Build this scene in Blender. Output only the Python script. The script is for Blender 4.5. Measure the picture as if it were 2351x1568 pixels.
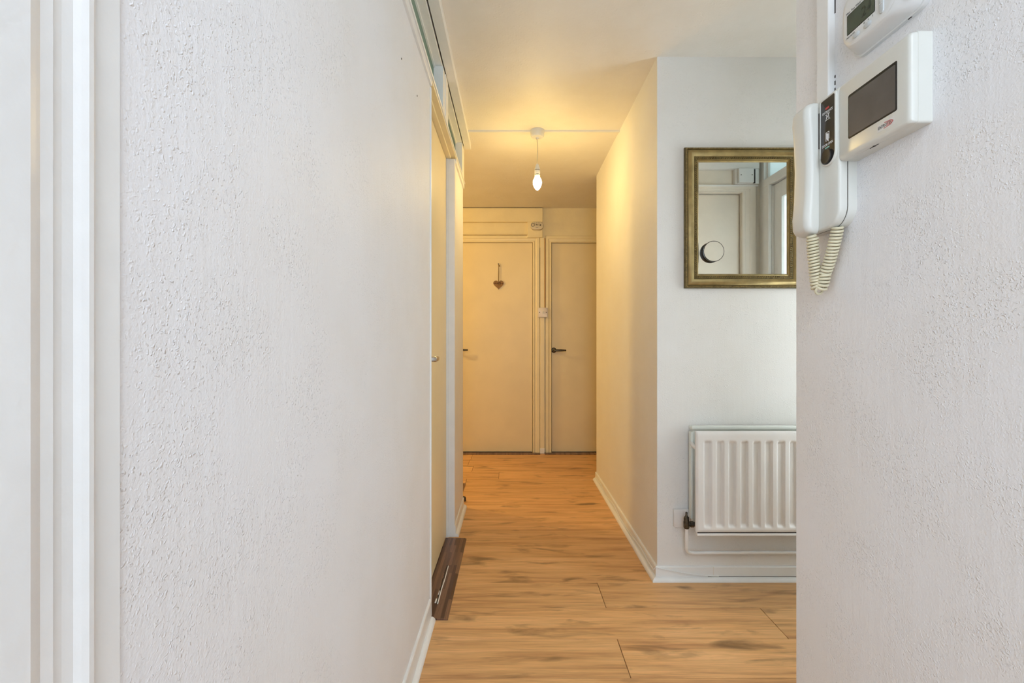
import bpy, bmesh, math, random
from mathutils import Vector, Matrix
random.seed(7)
for o in list(bpy.data.objects): bpy.data.objects.remove(o)
S = bpy.context.scene
C = S.collection
PI = math.pi
# ---------------------------------------------------------------- camera, world, lights, exposure
EYE = 1.05
F = 1070.0
cam = bpy.data.objects.new('camera', bpy.data.cameras.new('camera')); C.objects.link(cam)
cam.data.sensor_width = 36; cam.data.lens = 36 * F / 2351.0; cam.data.clip_start = 0.01
cam.location = (0, 0, EYE); cam.rotation_euler = (PI / 2, 0, 0)
S.camera = cam
S.view_settings.view_transform = 'Standard'; S.view_settings.look = 'None'
S.view_settings.gamma = 1; S.view_settings.use_curve_mapping = False
S.view_settings.exposure = 0.22
w = bpy.data.worlds.new('sky'); S.world = w; w.use_nodes = True
w.node_tree.nodes['Background'].inputs[0].default_value = (0.80, 0.91, 1.0, 1)
w.node_tree.nodes['Background'].inputs[1].default_value = 1.3
def area(name, loc, rot, sx, sy, power, col):
    l = bpy.data.lights.new(name, 'AREA'); l.shape = 'RECTANGLE'; l.size = sx; l.size_y = sy
    l.energy = power; l.color = col
    o = bpy.data.objects.new(name, l); C.objects.link(o); o.location = loc; o.rotation_euler = rot
    return o
BULB = 190.0
area('window_daylight', (0.165, -1.33, 1.35), (PI / 2, 0, 0), 0.84, 1.75, 18.0, (0.735, 0.845, 1.0))
area('overhead_fill', (0.165, -0.45, 2.27), (0, 0, 0), 0.35, 0.35, 7.6, (0.80, 0.865, 1.0))  # added fill light behind the camera, lifts the near side walls
area('entrance_daylight', (1.86, 1.64, 1.15), (0, PI / 2, 0), 1.5, 0.45, 15.5, (1.0, 0.85, 0.89))
area('side_room_fill', (-2.0, 0.8, 1.5), (0, -PI / 2, 0), 1.2, 1.6, 12.0, (0.92, 0.96, 1.0))  # added fill light so the room behind the fanlight glass isn't black
area('passage_fill', (-1.9, 3.7, 2.0), (0, -PI / 2 + 0.35, 0), 0.25, 0.25, 19.0, (1.0, 0.66, 0.22))  # unseen warm fill, added to brighten the far wall beyond the bulb's reach

# ---------------------------------------------------------------- materials
def nt(m): m.use_nodes = True; return m.node_tree.nodes, m.node_tree.links
def N(nodes, t, **k):
    n = nodes.new(t)
    for a, b in k.items():
        if hasattr(n, a): setattr(n, a, b)
        else: n.inputs[a].default_value = b
    return n
def ramp(nodes, pts):
    r = nodes.new('ShaderNodeValToRGB'); e = r.color_ramp.elements
    while len(e) < len(pts): e.new(0.5)
    for q, (p, c) in zip(e, pts):
        q.position = p; q.color = (c, c, c, 1) if isinstance(c, (int, float)) else (*c, 1)
    return r
def flat(name, col, rough=0.5, metal=0.0, spec=0.5, var=0.0, vscale=30, bump=0.0, bscale=200, coat=0.0):
    m = bpy.data.materials.new(name); n, l = nt(m); b = n['Principled BSDF']
    b.inputs['Roughness'].default_value = rough; b.inputs['Metallic'].default_value = metal
    b.inputs['Specular IOR Level'].default_value = spec; b.inputs['Coat Weight'].default_value = coat
    tc = n.new('ShaderNodeTexCoord')
    no = N(n, 'ShaderNodeTexNoise', Scale=vscale, Detail=4.0); l.new(tc.outputs['Object'], no.inputs['Vector'])
    lo = tuple(c * (1 - var) for c in col)
    r = ramp(n, [(0.35, lo), (0.65, col)]); l.new(no.outputs['Fac'], r.inputs[0]); l.new(r.outputs[0], b.inputs['Base Color'])
    if bump:
        n2 = N(n, 'ShaderNodeTexNoise', Scale=bscale, Detail=3.0); l.new(tc.outputs['Object'], n2.inputs['Vector'])
        bp = N(n, 'ShaderNodeBump', Strength=1.0, Distance=bump); l.new(n2.outputs['Fac'], bp.inputs['Height']); l.new(bp.outputs[0], b.inputs['Normal'])
    return m
def plaster(name, col, dots=0.0016, fine=0.0006, scale=150.0, streak=0.0, dirt=0.0):
    m = bpy.data.materials.new(name); n, l = nt(m); b = n['Principled BSDF']
    b.inputs['Roughness'].default_value = 0.55; b.inputs['Specular IOR Level'].default_value = 0.35
    tc = n.new('ShaderNodeTexCoord'); O = tc.outputs['Object']
    # raised paint nibs: thresholded noise, gathered in patches
    wn = N(n, 'ShaderNodeTexNoise', Scale=scale * 0.7, Detail=1.0); l.new(O, wn.inputs['Vector'])
    wm = N(n, 'ShaderNodeMix', data_type='RGBA', blend_type='LINEAR_LIGHT'); wm.inputs[0].default_value = 0.004; l.new(O, wm.inputs[6]); l.new(wn.outputs['Color'], wm.inputs[7])
    a = N(n, 'ShaderNodeTexVoronoi', Scale=scale); l.new(wm.outputs[2], a.inputs['Vector'])
    r0 = ramp(n, [(0.0, 1.0), (0.55, 0.0)]); l.new(a.outputs['Distance'], r0.inputs[0])
    sp = n.new('ShaderNodeSeparateColor'); l.new(a.outputs['Color'], sp.inputs[0])
    r1 = ramp(n, [(0.22, 0.0), (0.95, 1.0)]); l.new(sp.outputs[0], r1.inputs[0])
    ra = N(n, 'ShaderNodeMath', operation='MULTIPLY'); l.new(r0.outputs[0], ra.inputs[0]); l.new(r1.outputs[0], ra.inputs[1])
    p = N(n, 'ShaderNodeTexNoise', Scale=9.0, Detail=3.0); l.new(O, p.inputs['Vector'])
    rp = ramp(n, [(0.36, 0.12), (0.6, 1.0)]); l.new(p.outputs['Fac'], rp.inputs[0])
    mu = N(n, 'ShaderNodeMath', operation='MULTIPLY'); l.new(ra.outputs[0], mu.inputs[0]); l.new(rp.outputs[0], mu.inputs[1])
    f = N(n, 'ShaderNodeTexNoise', Scale=scale * 1.1, Detail=4.0); l.new(O, f.inputs['Vector'])
    mp = N(n, 'ShaderNodeMapping'); mp.inputs['Scale'].default_value = (60, 60, 5); l.new(O, mp.inputs[0])
    s = N(n, 'ShaderNodeTexNoise', Scale=1.0, Detail=3.0); l.new(mp.outputs[0], s.inputs['Vector'])
    b1 = N(n, 'ShaderNodeBump', Strength=1.0, Distance=dots); l.new(mu.outputs[0], b1.inputs['Height'])
    b2 = N(n, 'ShaderNodeBump', Strength=1.0, Distance=fine); l.new(f.outputs['Fac'], b2.inputs['Height']); l.new(b1.outputs[0], b2.inputs['Normal'])
    b3 = N(n, 'ShaderNodeBump', Strength=1.0, Distance=streak); l.new(s.outputs['Fac'], b3.inputs['Height']); l.new(b2.outputs[0], b3.inputs['Normal'])
    l.new(b3.outputs[0], b.inputs['Normal'])
    d = N(n, 'ShaderNodeTexNoise', Scale=3.0, Detail=6.0, Roughness=0.6); l.new(O, d.inputs['Vector'])
    rd = ramp(n, [(0.3, tuple(c * (1 - dirt) * k for c, k in zip(col, (1, 0.985, 0.96)))), (0.6, col)]); l.new(d.outputs['Fac'], rd.inputs[0])
    l.new(rd.outputs[0], b.inputs['Base Color'])
    return m
M = {}
M['wall'] = plaster('painted plaster', (0.835, 0.83, 0.835), dots=0.0011, fine=0.0006, scale=270, streak=0.0008, dirt=0.03)
M['wall_smooth'] = plaster('painted plaster, smoother', (0.80, 0.785, 0.755), dots=0.0012, fine=0.0004, scale=200, streak=0.0006, dirt=0.03)
M['ceiling'] = plaster('ceiling paint', (0.82, 0.79, 0.73), dots=0.0010, fine=0.0004, scale=90, dirt=0.06)
M['gloss'] = flat('white gloss paint', (0.84, 0.84, 0.82), 0.32, var=0.04, vscale=12, bump=0.0006, bscale=60)
M['door'] = flat('painted door', (0.82, 0.69, 0.42), 0.4, var=0.05, vscale=4, bump=0.0003, bscale=120)
M['farwood'] = flat('aged cream gloss paint', (0.84, 0.73, 0.46), 0.4, var=0.05, vscale=9, bump=0.0005, bscale=60)
M['plastic'] = flat('ivory plastic', (0.70, 0.70, 0.645), 0.3, var=0.02)
M['plastic_white'] = flat('white plastic', (0.74, 0.75, 0.74), 0.3)
M['cord'] = flat('cream cord', (0.74, 0.68, 0.48), 0.4, var=0.08)
M['black'] = flat('black plastic', (0.012, 0.011, 0.011), 0.25)
M['dark_panel'] = flat('smoked panel', (0.035, 0.028, 0.026), 0.12, var=0.2, vscale=40)
M['screen'] = flat('switched off screen', (0.12, 0.105, 0.095), 0.22, var=0.12, vscale=25)
M['lcd'] = flat('lcd glass', (0.055, 0.078, 0.055), 0.16, var=0.1, vscale=60)
M['ink'] = flat('dark print', (0.02, 0.02, 0.02), 0.6)
M['lcd_ink'] = flat('lcd digits', (0.018, 0.028, 0.02), 0.4)
M['white_ink'] = flat('white print', (0.8, 0.8, 0.8), 0.5)
M['red_ink'] = flat('red print', (0.5, 0.05, 0.05), 0.5)
M['pink_ink'] = flat('pink print', (0.75, 0.45, 0.42), 0.5)
M['green_ink'] = flat('green print', (0.25, 0.5, 0.42), 0.5)
M['sticker'] = flat('sticker', (0.72, 0.70, 0.66), 0.3)
M['button'] = flat('grey rubber', (0.55, 0.58, 0.58), 0.4)
M['cream'] = flat('cream gloss paint', (0.80, 0.745, 0.65), 0.4, var=0.05, vscale=9, bump=0.0005, bscale=60)
M['gold'] = flat('antique gold', (0.42, 0.31, 0.13), 0.38, metal=0.65, var=0.3, vscale=25, bump=0.0004, bscale=200)
M['gold_dark'] = flat('dark antique gold', (0.17, 0.125, 0.045), 0.45, metal=0.5, var=0.4, vscale=60)
M['mirror'] = flat('silvered glass', (0.90, 0.91, 0.89), 0.0, metal=1.0)
M['steel'] = flat('worn chrome', (0.55, 0.53, 0.50), 0.25, metal=1.0, var=0.15)
M['brass'] = flat('tarnished brass', (0.13, 0.11, 0.08), 0.42, metal=0.8, var=0.5, vscale=90)
M['radiator'] = flat('radiator enamel', (0.80, 0.775, 0.745), 0.33, var=0.04, vscale=8, bump=0.0002, bscale=60)
M['rad_rear'] = flat('radiator enamel, rear', (0.76, 0.79, 0.73), 0.35, var=0.05, vscale=8)
M['heart'] = flat('stained wood', (0.30, 0.16, 0.05), 0.6, var=0.4, vscale=50)
M['burnt'] = flat('burnt lettering', (0.09, 0.03, 0.01), 0.7)
M['string'] = flat('jute', (0.28, 0.18, 0.05), 0.8, var=0.3, vscale=300)
M['dark_gap'] = flat('dark gap', (0.05, 0.04, 0.035), 0.9)
M['tan_cable'] = flat('tan cable', (0.50, 0.27, 0.09), 0.5)
M['alarm'] = flat('alarm plastic', (0.62, 0.56, 0.44), 0.4)
M['switch'] = flat('switch plastic', (0.76, 0.71, 0.70), 0.35)
M['screed'] = flat('underlay', (0.10, 0.06, 0.035), 0.9)
M['rubber'] = flat('dark rubber', (0.03, 0.02, 0.015), 0.5)
def wood():
    m = bpy.data.materials.new('oak laminate'); n, l = nt(m); b = n['Principled BSDF']
    b.inputs['Roughness'].default_value = 0.42; b.inputs['Specular IOR Level'].default_value = 0.35
    tc = n.new('ShaderNodeTexCoord'); oi = n.new('ShaderNodeObjectInfo')
    wv = N(n, 'ShaderNodeMath', operation='MULTIPLY'); wv.inputs[1].default_value = 37.0; l.new(oi.outputs['Random'], wv.inputs[0])
    def noise(sc, detail, scale=1.0, dist=0.0, rough=0.5):
        mp = N(n, 'ShaderNodeMapping'); mp.inputs['Scale'].default_value = sc; l.new(tc.outputs['Object'], mp.inputs[0])
        t = N(n, 'ShaderNodeTexNoise', noise_dimensions='4D', Scale=scale, Detail=detail, Distortion=dist, Roughness=rough)
        l.new(mp.outputs[0], t.inputs['Vector']); l.new(wv.outputs[0], t.inputs['W']); return t
    a = noise((1.6, 22, 1), 5, dist=0.8, rough=0.6)
    g = noise((7, 190, 1), 4, rough=0.65)
    k = noise((4.5, 17, 1), 4, dist=0.6)
    c1 = ramp(n, [(0.30, (0.50, 0.25, 0.10)), (0.5, (0.72, 0.405, 0.17)), (0.72, (0.84, 0.50, 0.23))]); l.new(a.outputs['Fac'], c1.inputs[0])
    gr = ramp(n, [(0.32, 0.80), (0.6, 1.06)]); l.new(g.outputs['Fac'], gr.inputs[0])
    m1 = N(n, 'ShaderNodeMix', data_type='RGBA', blend_type='MULTIPLY'); m1.inputs[0].default_value = 1.0
    l.new(c1.outputs[0], m1.inputs[6]); l.new(gr.outputs[0], m1.inputs[7])
    kr = ramp(n, [(0.56, 0.0), (0.72, 0.8)]); l.new(k.outputs['Fac'], kr.inputs[0])
    m2 = N(n, 'ShaderNodeMix', data_type='RGBA'); l.new(kr.outputs[0], m2.inputs[0]); l.new(m1.outputs[2], m2.inputs[6]); m2.inputs[7].default_value = (0.17, 0.095, 0.04, 1)
    # each board a touch lighter or darker
    br = ramp(n, [(0.0, 0.90), (1.0, 1.06)]); l.new(oi.outputs['Random'], br.inputs[0])
    m3 = N(n, 'ShaderNodeMix', data_type='RGBA', blend_type='MULTIPLY'); m3.inputs[0].default_value = 1.0
    l.new(m2.outputs[2], m3.inputs[6]); l.new(br.outputs[0], m3.inputs[7]); l.new(m3.outputs[2], b.inputs['Base Color'])
    bp = N(n, 'ShaderNodeBump', Strength=1.0, Distance=0.0002); l.new(g.outputs['Fac'], bp.inputs['Height']); l.new(bp.outputs[0], b.inputs['Normal'])
    return m
M['oak'] = wood()
def stave():
    m = bpy.data.materials.new('dark stave laminate'); n, l = nt(m); b = n['Principled BSDF']
    b.inputs['Roughness'].default_value = 0.35
    tc = n.new('ShaderNodeTexCoord')
    mp = N(n, 'ShaderNodeMapping'); mp.inputs['Rotation'].default_value = (0, 0, PI / 2); l.new(tc.outputs['Object'], mp.inputs[0])
    bk = N(n, 'ShaderNodeTexBrick', Scale=1.0); bk.inputs['Brick Width'].default_value = 0.21; bk.inputs['Row Height'].default_value = 0.0135
    bk.inputs['Mortar Size'].default_value = 0.0; bk.inputs['Color1'].default_value = (0.24, 0.125, 0.078, 1); bk.inputs['Color2'].default_value = (0.065, 0.027, 0.017, 1)
    bk.offset = 0.37; l.new(mp.outputs[0], bk.inputs['Vector'])
    mp2 = N(n, 'ShaderNodeMapping'); mp2.inputs['Scale'].default_value = (260, 8, 1); l.new(tc.outputs['Object'], mp2.inputs[0])
    no = N(n, 'ShaderNodeTexNoise', Scale=1.0, Detail=4.0); l.new(mp2.outputs[0], no.inputs['Vector'])
    r = ramp(n, [(0.3, 0.7), (0.7, 1.15)]); l.new(no.outputs['Fac'], r.inputs[0])
    mx = N(n, 'ShaderNodeMix', data_type='RGBA', blend_type='MULTIPLY'); mx.inputs[0].default_value = 1.0
    l.new(bk.outputs[0], mx.inputs[6]); l.new(r.outputs[0], mx.inputs[7]); l.new(mx.outputs[2], b.inputs['Base Color'])
    return m
M['stave'] = stave()
def frosted(name, col, clear):
    m = bpy.data.materials.new(name); n, l = nt(m); n.remove(n['Principled BSDF']); out = n['Material Output']
    t = N(n, 'ShaderNodeBsdfTranslucent', Color=(*col, 1)); tr = N(n, 'ShaderNodeBsdfTransparent', Color=(*col, 1))
    g = N(n, 'ShaderNodeBsdfGlossy', Color=(1, 1, 1, 1), Roughness=0.08)
    tc = n.new('ShaderNodeTexCoord'); v = N(n, 'ShaderNodeTexVoronoi', Scale=160.0); l.new(tc.outputs['Object'], v.inputs['Vector'])
    bp = N(n, 'ShaderNodeBump', Strength=0.6, Distance=0.001); l.new(v.outputs['Distance'], bp.inputs['Height']); l.new(bp.outputs[0], g.inputs['Normal'])
    a = N(n, 'ShaderNodeMixShader'); a.inputs[0].default_value = clear; l.new(t.outputs[0], a.inputs[1]); l.new(tr.outputs[0], a.inputs[2])
    c = N(n, 'ShaderNodeMixShader'); c.inputs[0].default_value = 0.10; l.new(a.outputs[0], c.inputs[1]); l.new(g.outputs[0], c.inputs[2])
    l.new(c.outputs[0], out.inputs[0]); return m
M['fanlight'] = frosted('obscure glass', (0.62, 0.72, 0.62), 0.55)
M['entrance_glass'] = frosted('frosted entrance glass', (0.82, 0.91, 0.90), 0.0)
def glow(name, col, strength):
    m = bpy.data.materials.new(name); n, l = nt(m); b = n['Principled BSDF']
    b.inputs['Base Color'].default_value = (1, 1, 1, 1); b.inputs['Emission Color'].default_value = (*col, 1); b.inputs['Emission Strength'].default_value = strength
    return m
M['bulb'] = glow('lit bulb', (1.0, 0.72, 0.28), BULB)

# ---------------------------------------------------------------- helpers
def put(name, bm, mat, parent=None, smooth=False, kind=None):
    bmesh.ops.recalc_face_normals(bm, faces=bm.faces)
    me = bpy.data.meshes.new(name); bm.to_mesh(me); bm.free()
    if smooth:
        for p in me.polygons: p.use_smooth = True
        try: me.set_sharp_from_angle(angle=math.radians(38))
        except Exception: pass
    me.materials.append(M[mat] if isinstance(mat, str) else mat)
    o = bpy.data.objects.new(name, me); C.objects.link(o)
    if parent:
        o.parent = parent; o.matrix_parent_inverse = Matrix.Translation(-Vector(parent.location))
    if kind: o['kind'] = kind
    return o
def thing(name, label, cat, loc, group=None):
    o = bpy.data.objects.new(name, None); C.objects.link(o); o.location = loc; o.empty_display_size = 0.05
    o['label'] = label; o['category'] = cat
    if group: o['group'] = group
    return o
def tag(o, label, cat, group=None):
    o['label'] = label; o['category'] = cat
    if group: o['group'] = group
    return o
def bx(bm, x0, x1, y0, y1, z0, z1, bev=0.0, seg=1):
    r = bmesh.ops.create_cube(bm, size=1.0); v = r['verts']
    for q in v:
        q.co = Vector(((x0 + x1) / 2 + q.co.x * (x1 - x0), (y0 + y1) / 2 + q.co.y * (y1 - y0), (z0 + z1) / 2 + q.co.z * (z1 - z0)))
    if bev:
        es = list({e for q in v for e in q.link_edges})
        bmesh.ops.bevel(bm, geom=es, offset=bev, segments=seg, affect='EDGES', profile=0.5)
    return bm
def box(*a, **k): return bx(bmesh.new(), *a, **k)
def boxes(lst, bev=0.0, seg=1):
    bm = bmesh.new()
    for a in lst: bx(bm, *a, bev=bev, seg=seg)
    return bm
def prism(bm, prof, axis, a, b):
    """extrude a closed 2-D profile along an axis; prof holds the other two coordinates in xyz order"""
    def P(u, v, t): return {'x': (t, u, v), 'y': (u, t, v), 'z': (u, v, t)}[axis]
    v0 = [bm.verts.new(P(u, v, a)) for u, v in prof]; v1 = [bm.verts.new(P(u, v, b)) for u, v in prof]
    n = len(prof)
    for i in range(n): bm.faces.new((v0[i], v0[(i + 1) % n], v1[(i + 1) % n], v1[i]))
    bm.faces.new(v0); bm.faces.new(v1); return bm
def tube(bm, pts, r, seg=8, closed_ends=True, rad=None):
    pts = [Vector(p) for p in pts]; rings = []
    t0 = (pts[1] - pts[0]).normalized(); up = Vector((0, 0, 1)) if abs(t0.z) < 0.9 else Vector((1, 0, 0))
    nrm = t0.cross(up).normalized()
    for i, p in enumerate(pts):
        t = (pts[min(i + 1, len(pts) - 1)] - pts[max(i - 1, 0)]).normalized()
        nrm = (nrm - t * nrm.dot(t)).normalized(); bn = t.cross(nrm); rr = rad[i] if rad else r
        rings.append([bm.verts.new(p + (nrm * math.cos(2 * PI * k / seg) + bn * math.sin(2 * PI * k / seg)) * rr) for k in range(seg)])
    for a, b in zip(rings, rings[1:]):
        for k in range(seg): bm.faces.new((a[k], a[(k + 1) % seg], b[(k + 1) % seg], b[k]))
    if closed_ends: bm.faces.new(rings[0]); bm.faces.new(rings[-1])
    return bm
def lathe(bm, prof, c, axis='z', seg=24):
    rings = []
    for r, h in prof:
        ring = []
        for k in range(seg):
            a = 2 * PI * k / seg; u, v = r * math.cos(a), r * math.sin(a)
            d = {'z': (u, v, h), 'y': (u, h, v), 'x': (h, u, v)}[axis]
            ring.append(bm.verts.new(Vector(c) + Vector(d)))
        rings.append(ring)
    for a, b in zip(rings, rings[1:]):
        for k in range(seg): bm.faces.new((a[k], a[(k + 1) % seg], b[(k + 1) % seg], b[k]))
    bm.faces.new(rings[0]); bm.faces.new(rings[-1]); return bm
def rrect(y0, y1, z0, z1, r, n=6):
    rs = r if isinstance(r, (list, tuple)) else [r] * 4      # corners: (y0,z0) (y1,z0) (y1,z1) (y0,z1)
    out = []
    for (cy, cz, sy, sz, a0), q in zip([(y0, z0, 1, 1, PI), (y1, z0, -1, 1, 1.5 * PI), (y1, z1, -1, -1, 0), (y0, z1, 1, -1, PI / 2)], rs):
        for k in range(n + 1):
            a = a0 + PI / 2 * k / n
            out.append((cy + sy * q + q * math.cos(a), cz + sz * q + q * math.sin(a)))
    return out
def loft(bm, rings, cap0=True, cap1=True):
    R = [[bm.verts.new(p) for p in r] for r in rings]; n = len(R[0])
    for a, b in zip(R, R[1:]):
        for k in range(n): bm.faces.new((a[k], a[(k + 1) % n], b[(k + 1) % n], b[k]))
    if cap0: bm.faces.new(R[0])
    if cap1: bm.faces.new(R[-1])
    return bm
def panel_x(layers):
    """device on the right wall: layers of (x, y0, y1, z0, z1, r)"""
    bm = bmesh.new(); loft(bm, [[(x, y, z) for y, z in rrect(y0, y1, z0, z1, r)] for x, y0, y1, z0, z1, r in layers]); return bm
def text(body, size, mat, parent, rows, name='lettering', sx=1.0):
    """flat lettering; rows = (origin, right vector, up vector, outward offset)"""
    cu = bpy.data.curves.new('t', 'FONT'); cu.body = body; cu.size = size; cu.align_x = 'CENTER'; cu.align_y = 'CENTER'; cu.extrude = 0.00008 / 1
    t = bpy.data.objects.new('t', cu); C.objects.link(t)
    bpy.context.view_layer.update()
    me = bpy.data.meshes.new_from_object(t.evaluated_get(bpy.context.evaluated_depsgraph_get()))
    bpy.data.objects.remove(t); bpy.data.curves.remove(cu)
    o, rt, up = (Vector(q) for q in rows); nn = rt.cross(up)
    for v in me.vertices: v.co = o + rt * v.co.x * sx + up * v.co.y + nn * v.co.z
    me.materials.clear(); me.materials.append(M[mat])
    ob = bpy.data.objects.new(name, me); C.objects.link(ob)
    ob.parent = parent; ob.matrix_parent_inverse = Matrix.Translation(-Vector(parent.matrix_world.translation if parent.type != 'EMPTY' else parent.location))
    return ob
LX, RX, FY, CZ = -0.311, 0.64, 4.39, 2.305      # left wall face, right wall face, far wall face, ceiling height
LE = 2.955                                       # where the left wall ends
RC0, RC1 = 1.049, 2.055                          # recess between these on the right
EX = 1.62                                        # entrance wall face
def st(name, bm, mat, parent=None, smooth=False): return put(name, bm, mat, parent, smooth, None if parent else 'structure')

# ---------------------------------------------------------------- room shell
floor = st('floor', box(-2.3, 2.2, -1.6, 4.6, -0.06, -0.010), 'screed')
st('ceiling', box(-2.3, 2.2, -1.6, 4.6, CZ, CZ + 0.05), 'ceiling')
DY0, DY1, DH = 1.782, 2.50, 2.030                # side door opening in the left wall
wl = st('wall_left', boxes([(-0.39, LX, -1.5, 1.766, -0.01, 2.017), (-0.39, LX, DY1 + 0.03, LE, -0.01, 2.017)]), 'wall')
st('wall_right', box(RX, RX + 0.10, -1.5, RC0, -0.01, CZ), 'wall')
st('wall_right_corridor', box(RX, RX + 0.10, RC1, 3.53, -0.01, CZ), 'wall_smooth').name = 'wall_corridor'
st('wall_recess', box(RX + 0.10, EX + 0.1, RC1, RC1 + 0.10, -0.01, CZ), 'wall_smooth')
# recess wall that faces away from the camera (seen in the mirror), with a door opening
RD0, RD1, RDH = 0.83, 1.50, 2.02
st('wall_recess_near', boxes([(RX + 0.10, RD0, 0.95, RC0, -0.01, CZ), (RD1, EX + 0.1, 0.95, RC0, -0.01, CZ), (RD0, RD1, 0.95, RC0, RDH, CZ)]), 'cream')
# entrance wall with frame openings
ED0, ED1 = 1.19, 1.97
st('wall_entrance', boxes([(EX, EX + 0.1, RC0, ED0 - 0.03, -0.01, 2.03), (EX, EX + 0.1, ED1, RC1, -0.01, 2.03), (EX, EX + 0.1, RC0, RC1, 2.03, 2.075),
                           (EX, EX + 0.1, RC0, RC0 + 0.05, 2.075, CZ), (EX, EX + 0.1, RC1 - 0.05, RC1, 2.075, CZ), (EX, EX + 0.1, RC0 + 0.05, RC1 - 0.05, 2.285, CZ)]), 'gloss')
# far wall with two door openings
D1 = (-0.56, 0.195, 1.981); D2 = (0.371, 1.13, 1.978)
st('wall_far', boxes([(-2.2, D1[0], FY, FY + 0.1, -0.01, CZ), (D1[1], D2[0], FY, FY + 0.1, -0.01, 2.0), (D2[1], 2.1, FY, FY + 0.1, -0.01, CZ),
                      (D1[0], D2[1], FY, FY + 0.1, 1.985, CZ), (D1[0], D1[1], FY + 0.06, FY + 0.1, -0.01, 1.99), (D2[0], D2[1], FY + 0.06, FY + 0.1, -0.01, 1.99)]), 'farwood')
st('wall_far_right', boxes([(1.9, 2.0, 3.53, FY, -0.01, CZ), (RX + 0.10, 2.0, 3.43, 3.53, -0.01, CZ)]), 'wall_smooth')
st('wall_outer_left', box(-2.25, -2.2, -1.5, FY, -0.01, CZ), 'wall_smooth')
st('wall_partition', box(-2.2, -0.39, 2.875, LE, -0.01, CZ), 'wall_smooth')
WN = (-0.24, 0.57, 0.5, 2.15)
st('wall_rear', boxes([(-2.2, WN[0], -1.5, -1.4, -0.01, CZ), (WN[1], 0.74, -1.5, -1.4, -0.01, CZ), (WN[0], WN[1], -1.5, -1.4, -0.01, WN[2]), (WN[0], WN[1], -1.5, -1.4, WN[3], CZ)]), 'wall_smooth')
w1 = st('window_1', boxes([(WN[0], WN[0] + 0.04, -1.49, -1.43, WN[2], WN[3]), (WN[1] - 0.04, WN[1], -1.49, -1.43, WN[2], WN[3]), (WN[0], WN[1], -1.49, -1.43, WN[2], WN[2] + 0.04), (WN[0], WN[1], -1.49, -1.43, WN[3] - 0.04, WN[3])]), 'gloss')
put('pane', box(WN[0] + 0.04, WN[1] - 0.04, -1.47, -1.465, WN[2] + 0.04, WN[3] - 0.04), 'entrance_glass', w1)

# ---------------------------------------------------------------- floor boards
PW, PL = 0.1917, 1.285
k0 = -13
rows = {}
for k in range(k0, 16):
    y0 = 1.454 + PW * k; y1 = min(y0 + PW, FY)
    if y0 >= FY - 0.01: break
    if k in (0, 2): j = 0.371
    elif k == 1: j = 0.977
    elif k == 11: j = -0.103
    else: j = 0.90 + (k * 0.37 % 0.06)
    s = j - PL * math.ceil((j + 0.40) / PL)
    lim0 = -0.36 if y0 < LE - 0.05 else -2.0
    lim1 = 1.62 if (RC0 - PW < y0 < RC1 or y0 > 3.40) else 0.66
    if lim0 < -1: s -= 2 * PL
    while s < lim1:
        a, b = max(s, lim0), min(s + PL, lim1)
        if b - a > 0.02:
            bm = box(a - s + 0.0011, b - s - 0.0011, 0.0008, y1 - y0 - 0.0008, -0.010, 0.0, bev=0.0005)
            o = put('plank', bm, 'oak'); o.location = (s, y0, 0); o.parent = floor
        s += PL

# ---------------------------------------------------------------- skirting: board plus quadrant bead
def skirt(name, axis, face, sign, a, b, h, board, quad, mat='gloss', steps=6):
    """axis 'y': runs along y on a wall face at x=face; sign = direction into the room"""
    prof = [(face, 0.0), (face, h), (face + sign * board * 0.7, h), (face + sign * board, h - 0.004), (face + sign * board, quad)]
    for i in range(1, steps + 1):
        t = PI / 2 * i / steps
        prof.append((face + sign * (board + quad * math.sin(t)), quad * math.cos(t)))
    bm = bmesh.new(); prism(bm, prof, axis, a, b); return st(name, bm, mat)
skirt('baseboard_left', 'y', LX, 1, -1.4, 1.752, 0.082, 0.008, 0.016)
skirt('baseboard_left_far', 'y', LX, 1, 2.505, LE, 0.062, 0.008, 0.017)
b1 = skirt('baseboard_right', 'y', RX, -1, RC1, 3.535, 0.062, 0.009, 0.018)
for v in b1.data.vertices:
    if v.co.y < RC1 + 0.001: v.co.y = RC1 - (RX - v.co.x)
b2 = skirt('baseboard_recess', 'x', RC1, -1, RX, EX, 0.062, 0.009, 0.018)
for v in b2.data.vertices:
    if v.co.x < RX + 0.001: v.co.x = RX - (RC1 - v.co.y)
put('paint_crack', box(0.86, 1.45, RC1 - 0.0115, RC1 - 0.0085, 0.0178, 0.0190), 'dark_gap', b2)
put('board_joint', box(0.884, 0.886, RC1 - 0.0094, RC1 - 0.008, 0.022, 0.061), 'cream', b2)

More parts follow.
